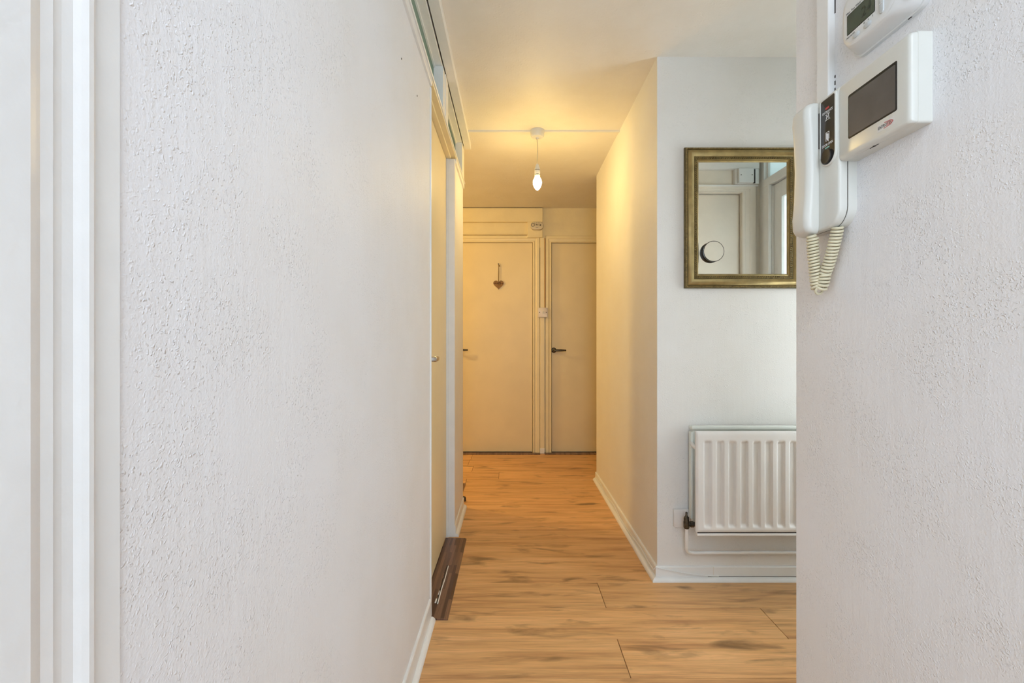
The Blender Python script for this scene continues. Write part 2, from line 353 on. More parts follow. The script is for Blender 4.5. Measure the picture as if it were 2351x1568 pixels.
# ---------------------------------------------------------------- left wall timber: bead, door frame, fanlight run
st('trim_1', box(-0.352, -0.3065, 1.766, DY0, 0, 2.017, bev=0.002), 'gloss')      # strip on the end of the near wall
st('trim_2', boxes([(-0.39, -0.307, DY1, DY1 + 0.03, 0, 2.03), (-0.39, -0.340, DY1 - 0.006, DY1 + 0.001, 0, 2.03)], bev=0.0015), 'gloss')
st('trim_3', boxes([(-0.39, -0.328, DY0, DY1, DH, 2.048), (-0.39, -0.303, DY0 - 0.02, DY1 + 0.03, 2.040, 2.052)], bev=0.0012), 'farwood')
fan = st('window_2', boxes([(-0.39, -0.302, -1.4, DY0 - 0.015, 2.017, 2.046), (-0.39, -0.302, DY1 + 0.03, LE, 2.017, 2.046),
                            (-0.39, -0.297, -1.4, LE, 2.046, 2.054),
                            (-0.39, -0.3065, -1.4, LE, 2.262, CZ),
                            (-0.39, -0.303, 2.050, 2.105, 2.054, 2.262), (-0.39, -0.300, 2.112, 2.19, 2.054, 2.262), (-0.39, -0.306, 2.10, 2.12, 2.054, 2.262),
                            (-0.39, -0.303, 2.84, LE, 2.054, 2.262), (-0.39, -0.303, 0.28, 0.34, 2.054, 2.262)], bev=0.001), 'gloss')
for a, b in ((-1.4, 0.28), (0.34, 2.05), (2.19, 2.84)):
    put('pane', box(-0.350, -0.345, a, b, 2.052, 2.264), 'fanlight', fan)
    put('glazing_bead', boxes([(-0.345, -0.338, a, b, 2.054, 2.061), (-0.345, -0.338, a, b, 2.255, 2.262)]), 'gloss', fan)
st('trim_4', box(-0.301, -0.260, -1.4, LE + 0.005, 2.268, CZ, bev=0.0015), 'gloss')   # board under the ceiling
st('trim_5', box(-0.3064, -0.301, -1.4, LE - 0.01, 2.285, CZ), 'dark_gap')             # open joint behind that board

# ---------------------------------------------------------------- doors
def lever(parent, c, side, axis, out, length=0.11, mat='brass'):
    """lever handle: c = centre of rose on the leaf face, out = unit vector off the leaf, side = unit vector along the lever"""
    c, out, side = Vector(c), Vector(out), Vector(side)
    bm = bmesh.new(); lathe(bm, [(0.025, 0.0), (0.025, 0.004), (0.021, 0.008), (0.012, 0.010)], (0, 0, 0), 'z', 20)
    rot = Vector((0, 0, 1)).rotation_difference(out).to_matrix()
    for v in bm.verts: v.co = c + rot @ v.co
    hd = put('handle', bm, mat, parent, True)
    bm = bmesh.new()
    pts = [c + out * 0.006, c + out * 0.036, c + out * 0.046 + side * 0.008, c + out * 0.049 + side * 0.03, c + out * 0.047 + side * 0.07, c + out * 0.036 + side * length]
    tube(bm, pts, 0.008, 10, rad=[0.009, 0.009, 0.010, 0.0095, 0.009, 0.006])
    for v in bm.verts: v.co.z += (-0.003 if v.co.z < c.z else 0)
    lv = put('lever', bm, mat, None, True); lv.parent = hd; lv.matrix_parent_inverse = hd.matrix_parent_inverse.copy() if False else Matrix.Identity(4)
    return hd
def door(name, bm, mat): return st(name, bm, mat)
d1 = door('door_1', box(D1[0] + 0.003, D1[1] - 0.004, FY + 0.004, FY + 0.044, 0.012, D1[2], bev=0.0015), 'door')
lever(d1, (-0.525, FY + 0.004, 0.972), (1, 0, 0), 'y', (0, -1, 0), 0.112)
d2 = door('door_2', box(D2[0] + 0.004, D2[1] - 0.003, FY + 0.010, FY + 0.050, 0.010, D2[2], bev=0.0015), 'door')
lever(d2, (0.394, FY + 0.010, 0.968), (1, 0, 0), 'y', (0, -1, 0), 0.112)
d3 = door('door_3', box(-0.388, -0.352, DY0 - 0.01, DY1 - 0.003, 0.012, DH - 0.003, bev=0.001), 'door')
lever(d3, (-0.352, 1.835, 0.982), (0, 1, 0), 'x', (1, 0, 0), 0.118, 'steel')
d4 = door('door_4', box(RD0 + 0.003, RD1 - 0.003, 0.985, 1.025, 0.008, RDH - 0.004, bev=0.001), 'cream')
d5 = door('door_5', boxes([(EX + 0.015, EX + 0.055, ED0, ED0 + 0.08, 0.01, 2.025), (EX + 0.015, EX + 0.055, 1.385, 1.46, 0.22, 1.93), (EX + 0.015, EX + 0.055, ED1 - 0.09, ED1 - 0.004, 0.01, 2.025),
                           (EX + 0.015, EX + 0.055, ED0 + 0.08, ED1 - 0.09, 0.01, 0.22), (EX + 0.015, EX + 0.055, ED0 + 0.08, ED1 - 0.09, 1.93, 2.025)], bev=0.001), 'gloss')
put('pane', box(EX + 0.032, EX + 0.038, ED0 + 0.07, 1.39, 0.21, 1.94), 'entrance_glass', d5)
put('pane', box(EX + 0.032, EX + 0.038, 1.45, ED1 - 0.08, 0.21, 1.94), 'entrance_glass', d5)
w3 = st('window_3', boxes([(EX + 0.02, EX + 0.05, RC0 + 0.05, RC1 - 0.05, 2.075, 2.09), (EX + 0.02, EX + 0.05, RC0 + 0.05, RC1 - 0.05, 2.27, 2.285), (EX + 0.02, EX + 0.05, RC0 + 0.05, RC0 + 0.065, 2.075, 2.285)]), 'gloss')
put('pane', box(EX + 0.032, EX + 0.038, RC0 + 0.06, RC1 - 0.05, 2.085, 2.275), 'entrance_glass', w3)

# architraves: moulded profile (across, depth) mitred round an opening
AP = [(0.000, 0.0), (0.000, 0.012), (0.004, 0.016), (0.012, 0.016), (0.016, 0.011), (0.034, 0.014), (0.038, 0.018), (0.062, 0.018), (0.066, 0.014), (0.066, 0.0)]
def architrave(name, x0, x1, zt, face, d, mat, wl=0.066, wr=0.066, wt=0.066):
    """on a wall face at y=face, room on side d (-1 towards camera)"""
    bm = bmesh.new(); path = []
    corners = [((x0, 0.0), (-1, 0)), ((x0, zt), (-1, 1)), ((x1, zt), (1, 1)), ((x1, 0.0), (1, 0))]
    rings = []
    for (cx, cz), (ox, oz) in corners:
        k = (wl if ox < 0 else wr) / 0.066
        rings.append([(cx + ox * u * k, face + d * q, cz + oz * u * wt / 0.066) for u, q in AP])
    R = [[bm.verts.new(p) for p in r] for r in rings]
    for a, b in zip(R, R[1:]):
        for i in range(len(AP) - 1): bm.faces.new((a[i], a[i + 1], b[i + 1], b[i]))
    return st(name, bm, mat)
architrave('trim_6', D1[0], D1[1], D1[2], FY, -1, 'farwood', 0.066, 0.066)
architrave('trim_7', D2[0], D2[1], D2[2], FY, -1, 'farwood', 0.055, 0.06)
architrave('trim_8', RD0, RD1, RDH, RC0, 1, 'cream', 0.06, 0.09, 0.042)
st('trim_9', boxes([(EX + 0.001, EX + 0.1, ED0 - 0.032, ED0 - 0.001, 0, 2.026), (EX - 0.014, EX, ED0 - 0.07, ED0 - 0.021, 0, 2.03), (EX - 0.014, EX, ED0 - 0.07, ED1 + 0.03, 2.03, 2.08), (EX - 0.02, EX, ED0 - 0.02, ED0 - 0.0005, 0, 2.0295)], bev=0.002), 'gloss')
# boxed fascia over the left far door
st('trim_10', boxes([(-1.6, 0.286, FY - 0.034, FY, 2.168, 2.298), (0.144, 0.286, FY - 0.034, FY, 2.024, 2.168), (-1.6, 0.144, FY - 0.022, FY, 2.050, 2.062)], bev=0.002), 'farwood')
st('trim_11', box(-1.6, 0.286, FY - 0.020, FY, 2.298, CZ), 'dark_gap')
# boxed panel above the recess door with a white cover, reflected in the mirror
st('trim_12', boxes([(RX + 0.1, 1.60, RC0, RC0 + 0.035, 2.168, 2.215), (RX + 0.1, 1.60, RC0, RC0 + 0.02, 2.058, 2.070), (1.445, 1.60, RC0, RC0 + 0.03, 2.070, 2.168)], bev=0.002), 'gloss')

# architrave on the near left wall, moulded, very close to the camera
prof = [(LX, 0.3657), (LX + 0.0035, 0.3655), (LX + 0.0038, 0.3400), (LX + 0.0085, 0.3385), (LX + 0.0105, 0.335), (LX + 0.0108, 0.331), (LX + 0.0095, 0.3265),
        (LX + 0.0078, 0.322), (LX + 0.0075, 0.314), (LX + 0.0082, 0.3075), (LX + 0.0102, 0.3055), (LX + 0.0102, 0.297), (LX + 0.0118, 0.293), (LX + 0.0135, 0.288), (LX + 0.0135, 0.210), (LX, 0.210)]
bm = bmesh.new(); prism(bm, prof, 'z', 0, 2.017); st('trim_13', bm, 'gloss')
# trunking on the right wall above the entry phone
bm = bmesh.new(); prism(bm, [(RX, 0.924), (RX - 0.0105, 0.925), (RX - 0.012, 0.927), (RX - 0.012, 0.960), (RX - 0.0105, 0.962), (RX, 0.963)], 'z', 1.45, CZ)
tr = st('trim_14', bm, 'gloss')
put('lid_joint', boxes([(RX - 0.0008, RX + 0.0, 0.9215, 0.924, z, z + dz) for z, dz in ((1.532, 0.020), (1.558, 0.008), (1.572, 0.005), (1.70, 0.12))]), 'dark_gap', tr)
# ceiling conduit
bm = bmesh.new(); prism(bm, [(2.783, CZ), (2.783, CZ - 0.007), (2.781, CZ - 0.009), (2.769, CZ - 0.009), (2.767, CZ - 0.007), (2.767, CZ)], 'x', -0.26, RX)
st('trim_15', bm, 'plastic_white')
# far wall trunking and cable
bm = boxes([(0.264, 0.304, FY - 0.022, FY, 0.0, 1.28), (0.264, 0.304, FY - 0.020, FY, 1.36, 2.024)], bev=0.002)
t16 = st('trim_16', bm, 'farwood')
put('end_cap', box(0.262, 0.306, FY - 0.03, FY - 0.0005, 0.0, 0.05, bev=0.004, seg=2), 'gloss', t16)
put('joint', box(0.2625, 0.2642, FY - 0.0195, FY - 0.004, 1.36, 1.93), 'dark_gap', t16)
bm = bmesh.new(); tube(bm, [(0.3095, FY - 0.016, 1.36), (0.3095, FY - 0.016, 1.7), (0.3085, FY - 0.016, 2.02)], 0.0048, 8)
tag(put('cable', bm, 'tan_cable', smooth=True), 'tan cable running up beside the trunking above the far light switch', 'cable')

# thresholds
th = thing('threshold_strip', 'dark brown stave laminate threshold with a torn groove by the left door', 'threshold', (-0.297, 2.1, 0))
bm = bmesh.new(); prism(bm, [(-0.352, 0), (-0.352, 0.006), (-0.252, 0.0055), (-0.2425, 0.002), (-0.2415, 0)], 'y', 1.755, 2.478); put('laminate_strip', bm, 'stave', th)
bm = bmesh.new()
prev = None
pts = [(-0.3005 + 0.0015 * math.sin(i * 1.7), 1.86 + i * 0.024) for i in range(14)]
for i, (x, y) in enumerate(pts[:-1]):
    wd = 0.0035 + 0.002 * random.random()
    bx(bm, x - wd, x + 0.0005, y, y + 0.0245, 0.0055, 0.0068)
put('torn_groove', bm, 'dark_gap', th)
bm = bmesh.new(); tube(bm, [(-0.2955, 1.853, 0.0075), (-0.2965, 1.95, 0.0082), (-0.2945, 2.05, 0.0078), (-0.2955, 2.165, 0.0072)], 0.0022, 6)
bx(bm, -0.309, -0.303, 1.858, 1.89, 0.006, 0.0085, bev=0.001); bx(bm, -0.305, -0.302, 1.92, 1.95, 0.006, 0.008)
put('torn_edge', bm, 'gloss', th)
tag(put('threshold_strip', box(-0.70, 0.262, 4.322, FY, 0, 0.006, bev=0.001), 'stave'), 'dark threshold strip under the far door with the heart', 'threshold')
tag(put('threshold_strip', box(0.306, 1.2, 4.322, FY, 0, 0.006, bev=0.001), 'stave'), 'dark threshold strip under the right-hand far door', 'threshold')
tag(put('threshold_strip', box(-0.60, -0.342, 3.27, 3.43, 0, 0.007, bev=0.001), 'stave'), 'end of a dark threshold strip showing past the left wall corner', 'threshold')
bm = bmesh.new(); lathe(bm, [(0.019, 0), (0.019, 0.02), (0.016, 0.026), (0.006, 0.028)], (-0.322, 3.07, 0), 'z', 16)
tag(put('door_stop', bm, 'rubber', smooth=True), 'small dark round stop on the floor behind the left skirting end', 'door stop')

# ---------------------------------------------------------------- wall nails
for (yy, zz, lb) in ((LX * -1070 / 254, 0, 'upper nail head high on the left wall'), (LX * -1070 / 218, 0, 'lower nail head on the left wall, nearer the side door')):
    py = 135 if 'upper' in lb else 220
    zz = EYE + (784 - py) * yy / F
    bm = bmesh.new(); lathe(bm, [(0.0028, -0.001), (0.0028, 0.0008), (0.0015, 0.0015)], (LX, yy, zz), 'x', 10)
    tag(put('nail', bm, 'brass', smooth=True), lb, 'nail')

# ---------------------------------------------------------------- pendant
PX, PY = 0.151, 2.775
p = thing('pendant_light', 'bare lit bulb hanging from a white ceiling rose', 'light', (PX, PY, CZ))
bm = bmesh.new(); lathe(bm, [(0.043, 0), (0.044, -0.004), (0.041, -0.016), (0.040, -0.030), (0.034, -0.040), (0.010, -0.043), (0.008, -0.050), (0.003, -0.052)], (PX, PY, CZ), 'z', 32)
put('ceiling_rose', bm, 'plastic_white', p, True)
bm = bmesh.new(); tube(bm, [(PX, PY, CZ - 0.05), (PX + 0.001, PY, CZ - 0.12), (PX - 0.0015, PY, CZ - 0.2)], 0.0026, 8); put('flex', bm, 'cord', p, True)
HZ = CZ - 0.2
bm = bmesh.new(); lathe(bm, [(0.004, 0.003), (0.010, -0.004), (0.011, -0.012), (0.0165, -0.024), (0.0170, -0.034)], (PX, PY, HZ), 'z', 24)
ho = put('lampholder', bm, 'plastic_white', p, True)
bm = bmesh.new(); lathe(bm, [(0.0155, -0.033), (0.0155, -0.037)], (PX, PY, HZ), 'z', 24); put('groove', bm, 'dark_gap', p, True)
bm = bmesh.new(); lathe(bm, [(0.0155, -0.060), (0.0155, -0.064)], (PX, PY, HZ), 'z', 24)
put('groove', bm, 'dark_gap', p, True)
bm = bmesh.new(); lathe(bm, [(0.0172, -0.037), (0.0172, -0.060)], (PX, PY, HZ), 'z', 24); lathe(bm, [(0.0165, -0.064), (0.017, -0.072), (0.015, -0.078)], (PX, PY, HZ), 'z', 24)
put('shade_ring', bm, 'plastic_white', p, True)
bm = bmesh.new(); lathe(bm, [(0.013, -0.076), (0.018, -0.083), (0.0245, -0.096), (0.0265, -0.108), (0.0245, -0.122), (0.018, -0.138), (0.009, -0.150), (0.003, -0.154)], (PX, PY, HZ), 'z', 24)
put('bulb', bm, 'bulb', p, True)

# ---------------------------------------------------------------- gilt mirror on the recess wall
mx0, mx1, mz0, mz1 = 0.757, 1.270, 1.284, 1.900
mi = thing('wall_mirror', 'rectangular mirror in an antique gold beaded frame on the recess wall', 'mirror', ((mx0 + mx1) / 2, RC1, (mz0 + mz1) / 2))
MP = [(0, 0.000), (0, 0.010), (0.003, 0.018), (0.009, 0.020), (0.011, 0.016), (0.016, 0.022), (0.026, 0.026), (0.036, 0.022), (0.041, 0.015), (0.043, 0.016), (0.053, 0.016), (0.055, 0.011), (0.0585, 0.012), (0.0625, 0.008), (0.063, 0.004)]
def sweep_rect(x0, x1, z0, z1, prof, y):
    bm = bmesh.new(); R = []
    for cx, cz, sx, sz in ((x0, z0, 1, 1), (x1, z0, -1, 1), (x1, z1, -1, -1), (x0, z1, 1, -1)):
        R.append([bm.verts.new((cx + sx * u, y - h, cz + sz * u)) for u, h in prof])
    for i in range(4):
        a, b = R[i], R[(i + 1) % 4]
        for k in range(len(prof) - 1): bm.faces.new((a[k], a[k + 1], b[k + 1], b[k]))
    return bm
put('frame', sweep_rect(mx0, mx1, mz0, mz1, MP, RC1), 'gold', mi, True)
put('frame_lip', sweep_rect(mx0 + 0.0405, mx1 - 0.0405, mz0 + 0.0405, mz1 - 0.0405, [(0, 0.0158), (0.0005, 0.0166), (0.0125, 0.0166), (0.0135, 0.012)], RC1), 'gold_dark', mi)
put('frame_edge', sweep_rect(mx0 - 0.0005, mx1 + 0.0005, mz0 - 0.0005, mz1 + 0.0005, [(0, 0.001), (0, 0.012), (0.003, 0.0188), (0.0095, 0.0206), (0.0112, 0.0165)], RC1), 'gold_dark', mi)
def beads(inset, pitch, size, h, rope=False):
    bm = bmesh.new(); x0, x1, z0, z1 = mx0 + inset, mx1 - inset, mz0 + inset, mz1 - inset
    for (ax, az, bx_, bz) in ((x0, z0, x1, z0), (x1, z0, x1, z1), (x1, z1, x0, z1), (x0, z1, x0, z0)):
        L = math.hypot(bx_ - ax, bz - az); n = int(L / pitch); tx, tz = (bx_ - ax) / L, (bz - az) / L
        for i in range(n):
            t = (i + 0.5) * L / n; c = Vector((ax + tx * t, RC1 - h, az + tz * t))
            if rope:
                d = Vector((tx * 0.35 - tz, 0, tz * 0.35 + tx)).normalized() * size; q = Vector((tx, 0, tz)) * pitch * 0.30
                vs = [bm.verts.new(c + d + q * 0.3), bm.verts.new(c + q), bm.verts.new(c - d - q * 0.3), bm.verts.new(c - q), bm.verts.new(c + Vector((0, -pitch * 0.42, 0)))]
                for k in range(4): bm.faces.new((vs[k], vs[(k + 1) % 4], vs[4]))
            else:
                vs = [bm.verts.new(c + Vector((math.cos(a) * size, 0, math.sin(a) * size))) for a in (0, PI / 3, 2 * PI / 3, PI, 4 * PI / 3, 5 * PI / 3)]; tp = bm.verts.new(c + Vector((0, -size, 0)))
                for k in range(6): bm.faces.new((vs[k], vs[(k + 1) % 6], tp))
    return bm
put('beading', beads(0.0058, 0.0064, 0.0029, 0.0200), 'gold', mi, kind='stuff')
put('rope_moulding', beads(0.0475, 0.0092, 0.0056, 0.0168, True), 'gold', mi, kind='stuff')
put('mirror_glass', box(mx0 + 0.055, mx1 - 0.055, RC1 - 0.0065, RC1 - 0.004, mz0 + 0.055, mz1 - 0.055), 'mirror', mi)
# round shaving mirror stuck on it
cx = (1638 - 1175) * 2.03 / F; cz = EYE + (784 - 577) * 2.03 / F
sm = thing('round_mirror', 'small round black-rimmed mirror stuck low on the gold mirror', 'mirror', (cx, RC1 - 0.0065, cz))
bm = bmesh.new(); lathe(bm, [(0.040, 0.0), (0.0425, -0.003), (0.0455, -0.017), (0.0455, -0.020), (0.0430, -0.020)], (cx, RC1 - 0.0066, cz), 'y', 40); put('rim', bm, 'black', sm, True)
bm = bmesh.new(); lathe(bm, [(0.0430, -0.0195), (0.0430, -0.0208)], (cx, RC1 - 0.0066, cz), 'y', 40); put('mirror_glass', bm, 'mirror', sm)

# ---------------------------------------------------------------- radiator
rad = thing('radiator', 'white fluted double panel radiator with a brass valve under the mirror', 'radiator', (1.1, 2.0, 0.25))
rx0, rx1, rz0, rz1, ry = 0.763, 1.46, 0.2575, 0.678, 1.93
import bisect
def sm_(t): t = max(0, min(1, t)); return t * t * (3 - 2 * t)
xs = [rx0 + (rx1 - rx0) * i / 232 for i in range(233)]
zs = sorted({round(v, 5) for v in [rz0, rz0 + 0.004, 0.266, 0.271, 0.276, 0.280, 0.284, 0.288, 0.293, 0.298, 0.31, 0.36, 0.46, 0.56, 0.60, 0.615, 0.622, 0.627, 0.631, 0.635, 0.639, 0.644, 0.65, 0.66, rz1 - 0.006, rz1]})
bm = bmesh.new(); g = []
for z in zs:
    row = []
    for x in xs:
        d = 0.0
        kx = (x - 0.811) / 0.0507; kk = round(kx)
        if 0 <= kk <= 12:
            u = abs(kx - kk) * 0.0507
            fx = 1 - sm_((u - 0.009) / 0.0085); fz = sm_((z - 0.276) / 0.016) * (1 - sm_((z - 0.626) / 0.014))
            d = 0.010 * fx * fz
        e = min(x - rx0, rx1 - x, z - rz0, rz1 - z); d += 0.005 * (1 - sm_(e / 0.008)) 
        row.append(bm.verts.new((x, ry + d, z)))
    g.append(row)
for a, b in zip(g, g[1:]):
    for i in range(len(xs) - 1): bm.faces.new((a[i], a[i + 1], b[i + 1], b[i]))
put('front_panel', bm, 'radiator', rad, True)
put('panel_back', box(rx0 + 0.002, rx1 - 0.002, ry + 0.012, ry + 0.022, rz0 + 0.002, rz1 - 0.002, bev=0.003, seg=2), 'radiator', rad)
put('seam', box(rx0 + 0.008, rx1 - 0.008, ry + 0.0035, ry + 0.0125, rz0 - 0.004, rz0 + 0.001), 'dark_gap', rad)
put('panel_edge', box(rx0 + 0.004, rx1 - 0.004, ry + 0.0005, ry + 0.018, 0.2425, 0.2545, bev=0.0035, seg=3), 'radiator', rad)
put('rear_panel', box(0.778, rx1, 2.010, 2.030, 0.270, 0.682, bev=0.005, seg=3), 'rad_rear', rad, True)
put('rear_top', box(0.772, rx1, 2.002, 2.036, 0.668, 0.686, bev=0.006, seg=3), 'rad_rear', rad, True)
put('rear_edge', box(0.770, 0.782, 2.006, 2.034, 0.285, 0.66, bev=0.004, seg=2), 'rad_rear', rad, True)
bm = bmesh.new(); tube(bm, [(0.774, 2.018, 0.612), (0.770, 1.975, 0.606), (0.775, 1.945, 0.600)], 0.008, 10); put('connector', bm, 'radiator', rad, True)
vx = 0.753 - 0.010; vy = 1.985; vz = EYE - (1198 - 784) * vy / F
bm = bmesh.new(); lathe(bm, [(0.010, -0.028), (0.0125, -0.022), (0.0125, 0.0), (0.011, 0.006), (0.0115, 0.012), (0.0105, 0.020), (0.006, 0.024), (0.0045, 0.030), (0.0045, 0.040), (0.003, 0.042)], (vx, vy, vz), 'z', 14)
va = put('valve', bm, 'brass', rad, True)
bm = bmesh.new(); lathe(bm, [(0.008, 0.006), (0.009, 0.014), (0.013, 0.016), (0.013, 0.030), (0.010, 0.032), (0.010, 0.044)], (vx, vy, vz - 0.010), 'x', 6); put('union_nut', bm, 'brass', rad)
bm = bmesh.new(); tube(bm, [(vx + 0.04, vy, vz - 0.010), (vx + 0.07, vy - 0.01, vz - 0.010)], 0.009, 10); put('tail_pipe', bm, 'radiator', rad, True)
pz = EYE - (1267 - 784) * 2.03 / F
pts = [(vx + 0.002, vy, vz - 0.026), (vx + 0.003, vy + 0.004, vz - 0.07)]
for i in range(7):
    a = PI / 2 * i / 6; pts.append((vx + 0.048 - 0.044 * math.cos(a), vy + 0.008 + 0.030 * math.sin(a) * 0.9, pz + 0.036 - 0.036 * math.sin(a)))
pts += [(vx + 0.10, vy + 0.038, pz), (1.0, vy + 0.040, pz), (1.35, vy + 0.040, pz), (EX - 0.06, vy + 0.040, pz)]
bm = bmesh.new(); tube(bm, pts, 0.0078, 12); put('supply_pipe', bm, 'gloss', rad, True)
# blank plate
bxc = (1563 - 1175) * RC1 / F; bzc = EYE - (1187 - 784) * RC1 / F
bp_ = thing('blanking_plate', 'square white painted wall plate behind the radiator valve', 'wall plate', (bxc, RC1, bzc))
put('plate', box(bxc - 0.036, bxc + 0.036, RC1 - 0.016, RC1, bzc - 0.039, bzc + 0.039, bev=0.003, seg=2), 'radiator', bp_, True)
# phone cable along the skirting
bm = bmesh.new(); pts = []
for i in range(40):
    t = i / 39; y = 3.50 - t * (3.50 - 2.06)
    pts.append((RX - 0.013 - 0.002 * math.sin(i * 0.7), y, 0.032 + 0.010 * math.sin(i * 0.45) + 0.020 * sm_((t - 0.80) / 0.2)))
pts += [(RX - 0.008, RC1 - 0.006, 0.058), (RX + 0.006, RC1 - 0.011, 0.056)]
for i in range(1, 12):
    t = i / 11; pts.append((RX + 0.006 + 0.26 * t, RC1 - 0.0125, 0.056 - 0.034 * math.sin(t * PI / 2)))
tube(bm, pts, 0.0026, 6)
tag(put('cable', bm, 'gloss', smooth=True), 'thin white painted cable along the right-hand skirting and round the corner', 'cable')

# ---------------------------------------------------------------- far wall details
he = thing('heart_ornament', 'small brown wooden heart hanging by a string on the far left door', 'ornament', (-0.127, FY, 1.583))
hp = []
for i in range(48):
    t = 2 * PI * i / 48
    hp.append((-0.127 + 0.049 * (math.sin(t) ** 3), 1.588 + 0.0030 * (13 * math.cos(t) - 5 * math.cos(2 * t) - 2 * math.cos(3 * t) - math.cos(4 * t))))
hp = [(x, z) for x, z in hp]
bm = bmesh.new(); prism(bm, hp, 'y', FY - 0.004, FY + 0.002); hb = put('heart', bm, 'heart', he)
bm = boxes([(-0.127 - 0.044 + i * 0.0098, -0.127 - 0.044 + i * 0.0098 + 0.0062, FY - 0.0052, FY - 0.0039, 1.590 + b, 1.590 + b + h) for i, (b, h) in enumerate(((0, 0.010), (0.003, 0.009), (0, 0.006), (0.002, 0.010), (0.001, 0.017), (0.008, 0.014), (0, 0.019), (0.003, 0.006), (0.001, 0.011)))])
put('burnt_lettering', bm, 'burnt', he)
bm = bmesh.new(); tube(bm, [(-0.128, FY - 0.004, 1.610), (-0.1255, FY - 0.004, 1.70), (-0.125, FY - 0.003, 1.765), (-0.127, FY - 0.003, 1.775)], 0.0032, 6)
tube(bm, [(-0.1255, FY - 0.004, 1.61), (-0.1235, FY - 0.004, 1.70), (-0.1245, FY - 0.003, 1.765)], 0.0022, 6); put('string', bm, 'string', he, True)
bm = bmesh.new(); tube(bm, [(-0.124, FY - 0.005, 1.768), (-0.119, FY - 0.006, 1.761), (-0.115, FY - 0.005, 1.757)], 0.0055, 8); put('knot', bm, 'string', he, True)
bm = bmesh.new(); lathe(bm, [(0.005, 0.0), (0.005, -0.006), (0.003, -0.010)], (-0.128, FY + 0.003, 1.781), 'y', 10); put('hook', bm, 'brass', he, True)
ax, az, ay = 0.232, 2.127, FY - 0.034
al = thing('carbon_monoxide_alarm', 'cream oval alarm with a round sensor on the boxed fascia by the far doors', 'alarm', (ax, ay, az))
def capsule(w, h, y): return [(x, y, z) for x, z in rrect(ax - w / 2, ax + w / 2, az - h / 2, az + h / 2, h * 0.499, 8)]
bm = bmesh.new(); loft(bm, [capsule(0.125, 0.078, ay), capsule(0.125, 0.078, ay - 0.018), capsule(0.118, 0.070, ay - 0.026), capsule(0.104, 0.058, ay - 0.028)]); put('body', bm, 'alarm', al, True)
bm = bmesh.new(); lathe(bm, [(0.0165, 0.0), (0.0165, -0.0025), (0.0125, -0.0025), (0.0125, 0.0)], (ax - 0.038, ay - 0.0262, az + 0.006), 'y', 20); put('sensor_ring', bm, 'ink', al, True)
for i in range(3):
    bm = bmesh.new(); lathe(bm, [(0.0038, 0.0), (0.0038, -0.0015)], (ax - 0.020 + i * 0.0185, ay - 0.0272, az + 0.024 - (0.002 if i == 0 else 0)), 'y', 8); put('indicator', bm, 'ink', al)
put('button', box(ax + 0.025, ax + 0.036, ay - 0.0295, ay - 0.027, az - 0.002, az + 0.011, bev=0.002), 'ink', al)
put('label_print', boxes([(ax - 0.012, ax - 0.0008, ay - 0.0288, ay - 0.0275, az + 0.003, az + 0.011), (ax - 0.001, ax + 0.006, ay - 0.0288, ay - 0.0275, az + 0.003, az + 0.008), (ax + 0.0055, ax + 0.014, ay - 0.0288, ay - 0.0275, az + 0.003, az + 0.009)]), 'ink', al)
put('maker_print', box(ax - 0.012, ax + 0.011, ay - 0.0286, ay - 0.0275, az - 0.0195, az - 0.0175), 'ink', al)
sx_, sz_ = 0.289, 1.321
sw = thing('light_switch', 'square white light switch between the two far doors', 'switch', (sx_, FY - 0.022, sz_))
put('back_box', box(sx_ - 0.042, sx_ + 0.042, FY - 0.030, FY, sz_ - 0.042, sz_ + 0.042, bev=0.002), 'switch', sw)
bm = bmesh.new(); loft(bm, [[(x, y, z) for x, z in rrect(sx_ - w / 2, sx_ + w / 2, sz_ - w / 2, sz_ + w / 2, 0.004)] for w, y in ((0.09, FY - 0.030), (0.09, FY - 0.036), (0.084, FY - 0.039))]); put('face_plate', bm, 'switch', sw, True)
bm = bmesh.new(); prism(bm, [(FY - 0.038, sz_ - 0.011), (FY - 0.042, sz_ - 0.011), (FY - 0.0475, sz_ + 0.011), (FY - 0.038, sz_ + 0.011)], 'x', sx_ - 0.0055, sx_ + 0.0055); put('rocker', bm, 'plastic_white', sw)
for s in (-1, 1):
    bm = bmesh.new(); lathe(bm, [(0.0042, 0), (0.0042, -0.0015)], (sx_ + s * 0.031, FY - 0.0385, sz_ + 0.001), 'y', 10); put('screw', bm, 'brass', sw)
# white cover seen in the mirror over the recess door
fc = thing('junction_cover', 'white square cover plate above the door reflected in the mirror', 'cover', (1.507, RC0, 2.12))
put('cover', box(1.458, 1.556, RC0 + 0.03, RC0 + 0.055, 2.072, 2.166, bev=0.003), 'plastic_white', fc)
for s in (-1, 1):
    bm = bmesh.new(); lathe(bm, [(0.003, 0), (0.003, 0.0015)], (1.507 + s * 0.035, RC0 + 0.055, 2.12), 'y', 8); put('screw', bm, 'brass', fc)
put('side_gap', box(1.558, 1.574, RC0 + 0.03, RC0 + 0.034, 2.074, 2.164), 'dark_gap', fc)

# ---------------------------------------------------------------- video entry phone on the right wall
vp = thing('video_entry_phone', 'ivory video entry phone with coiled cord on the right wall', 'intercom', (RX, 0.87, 1.27))
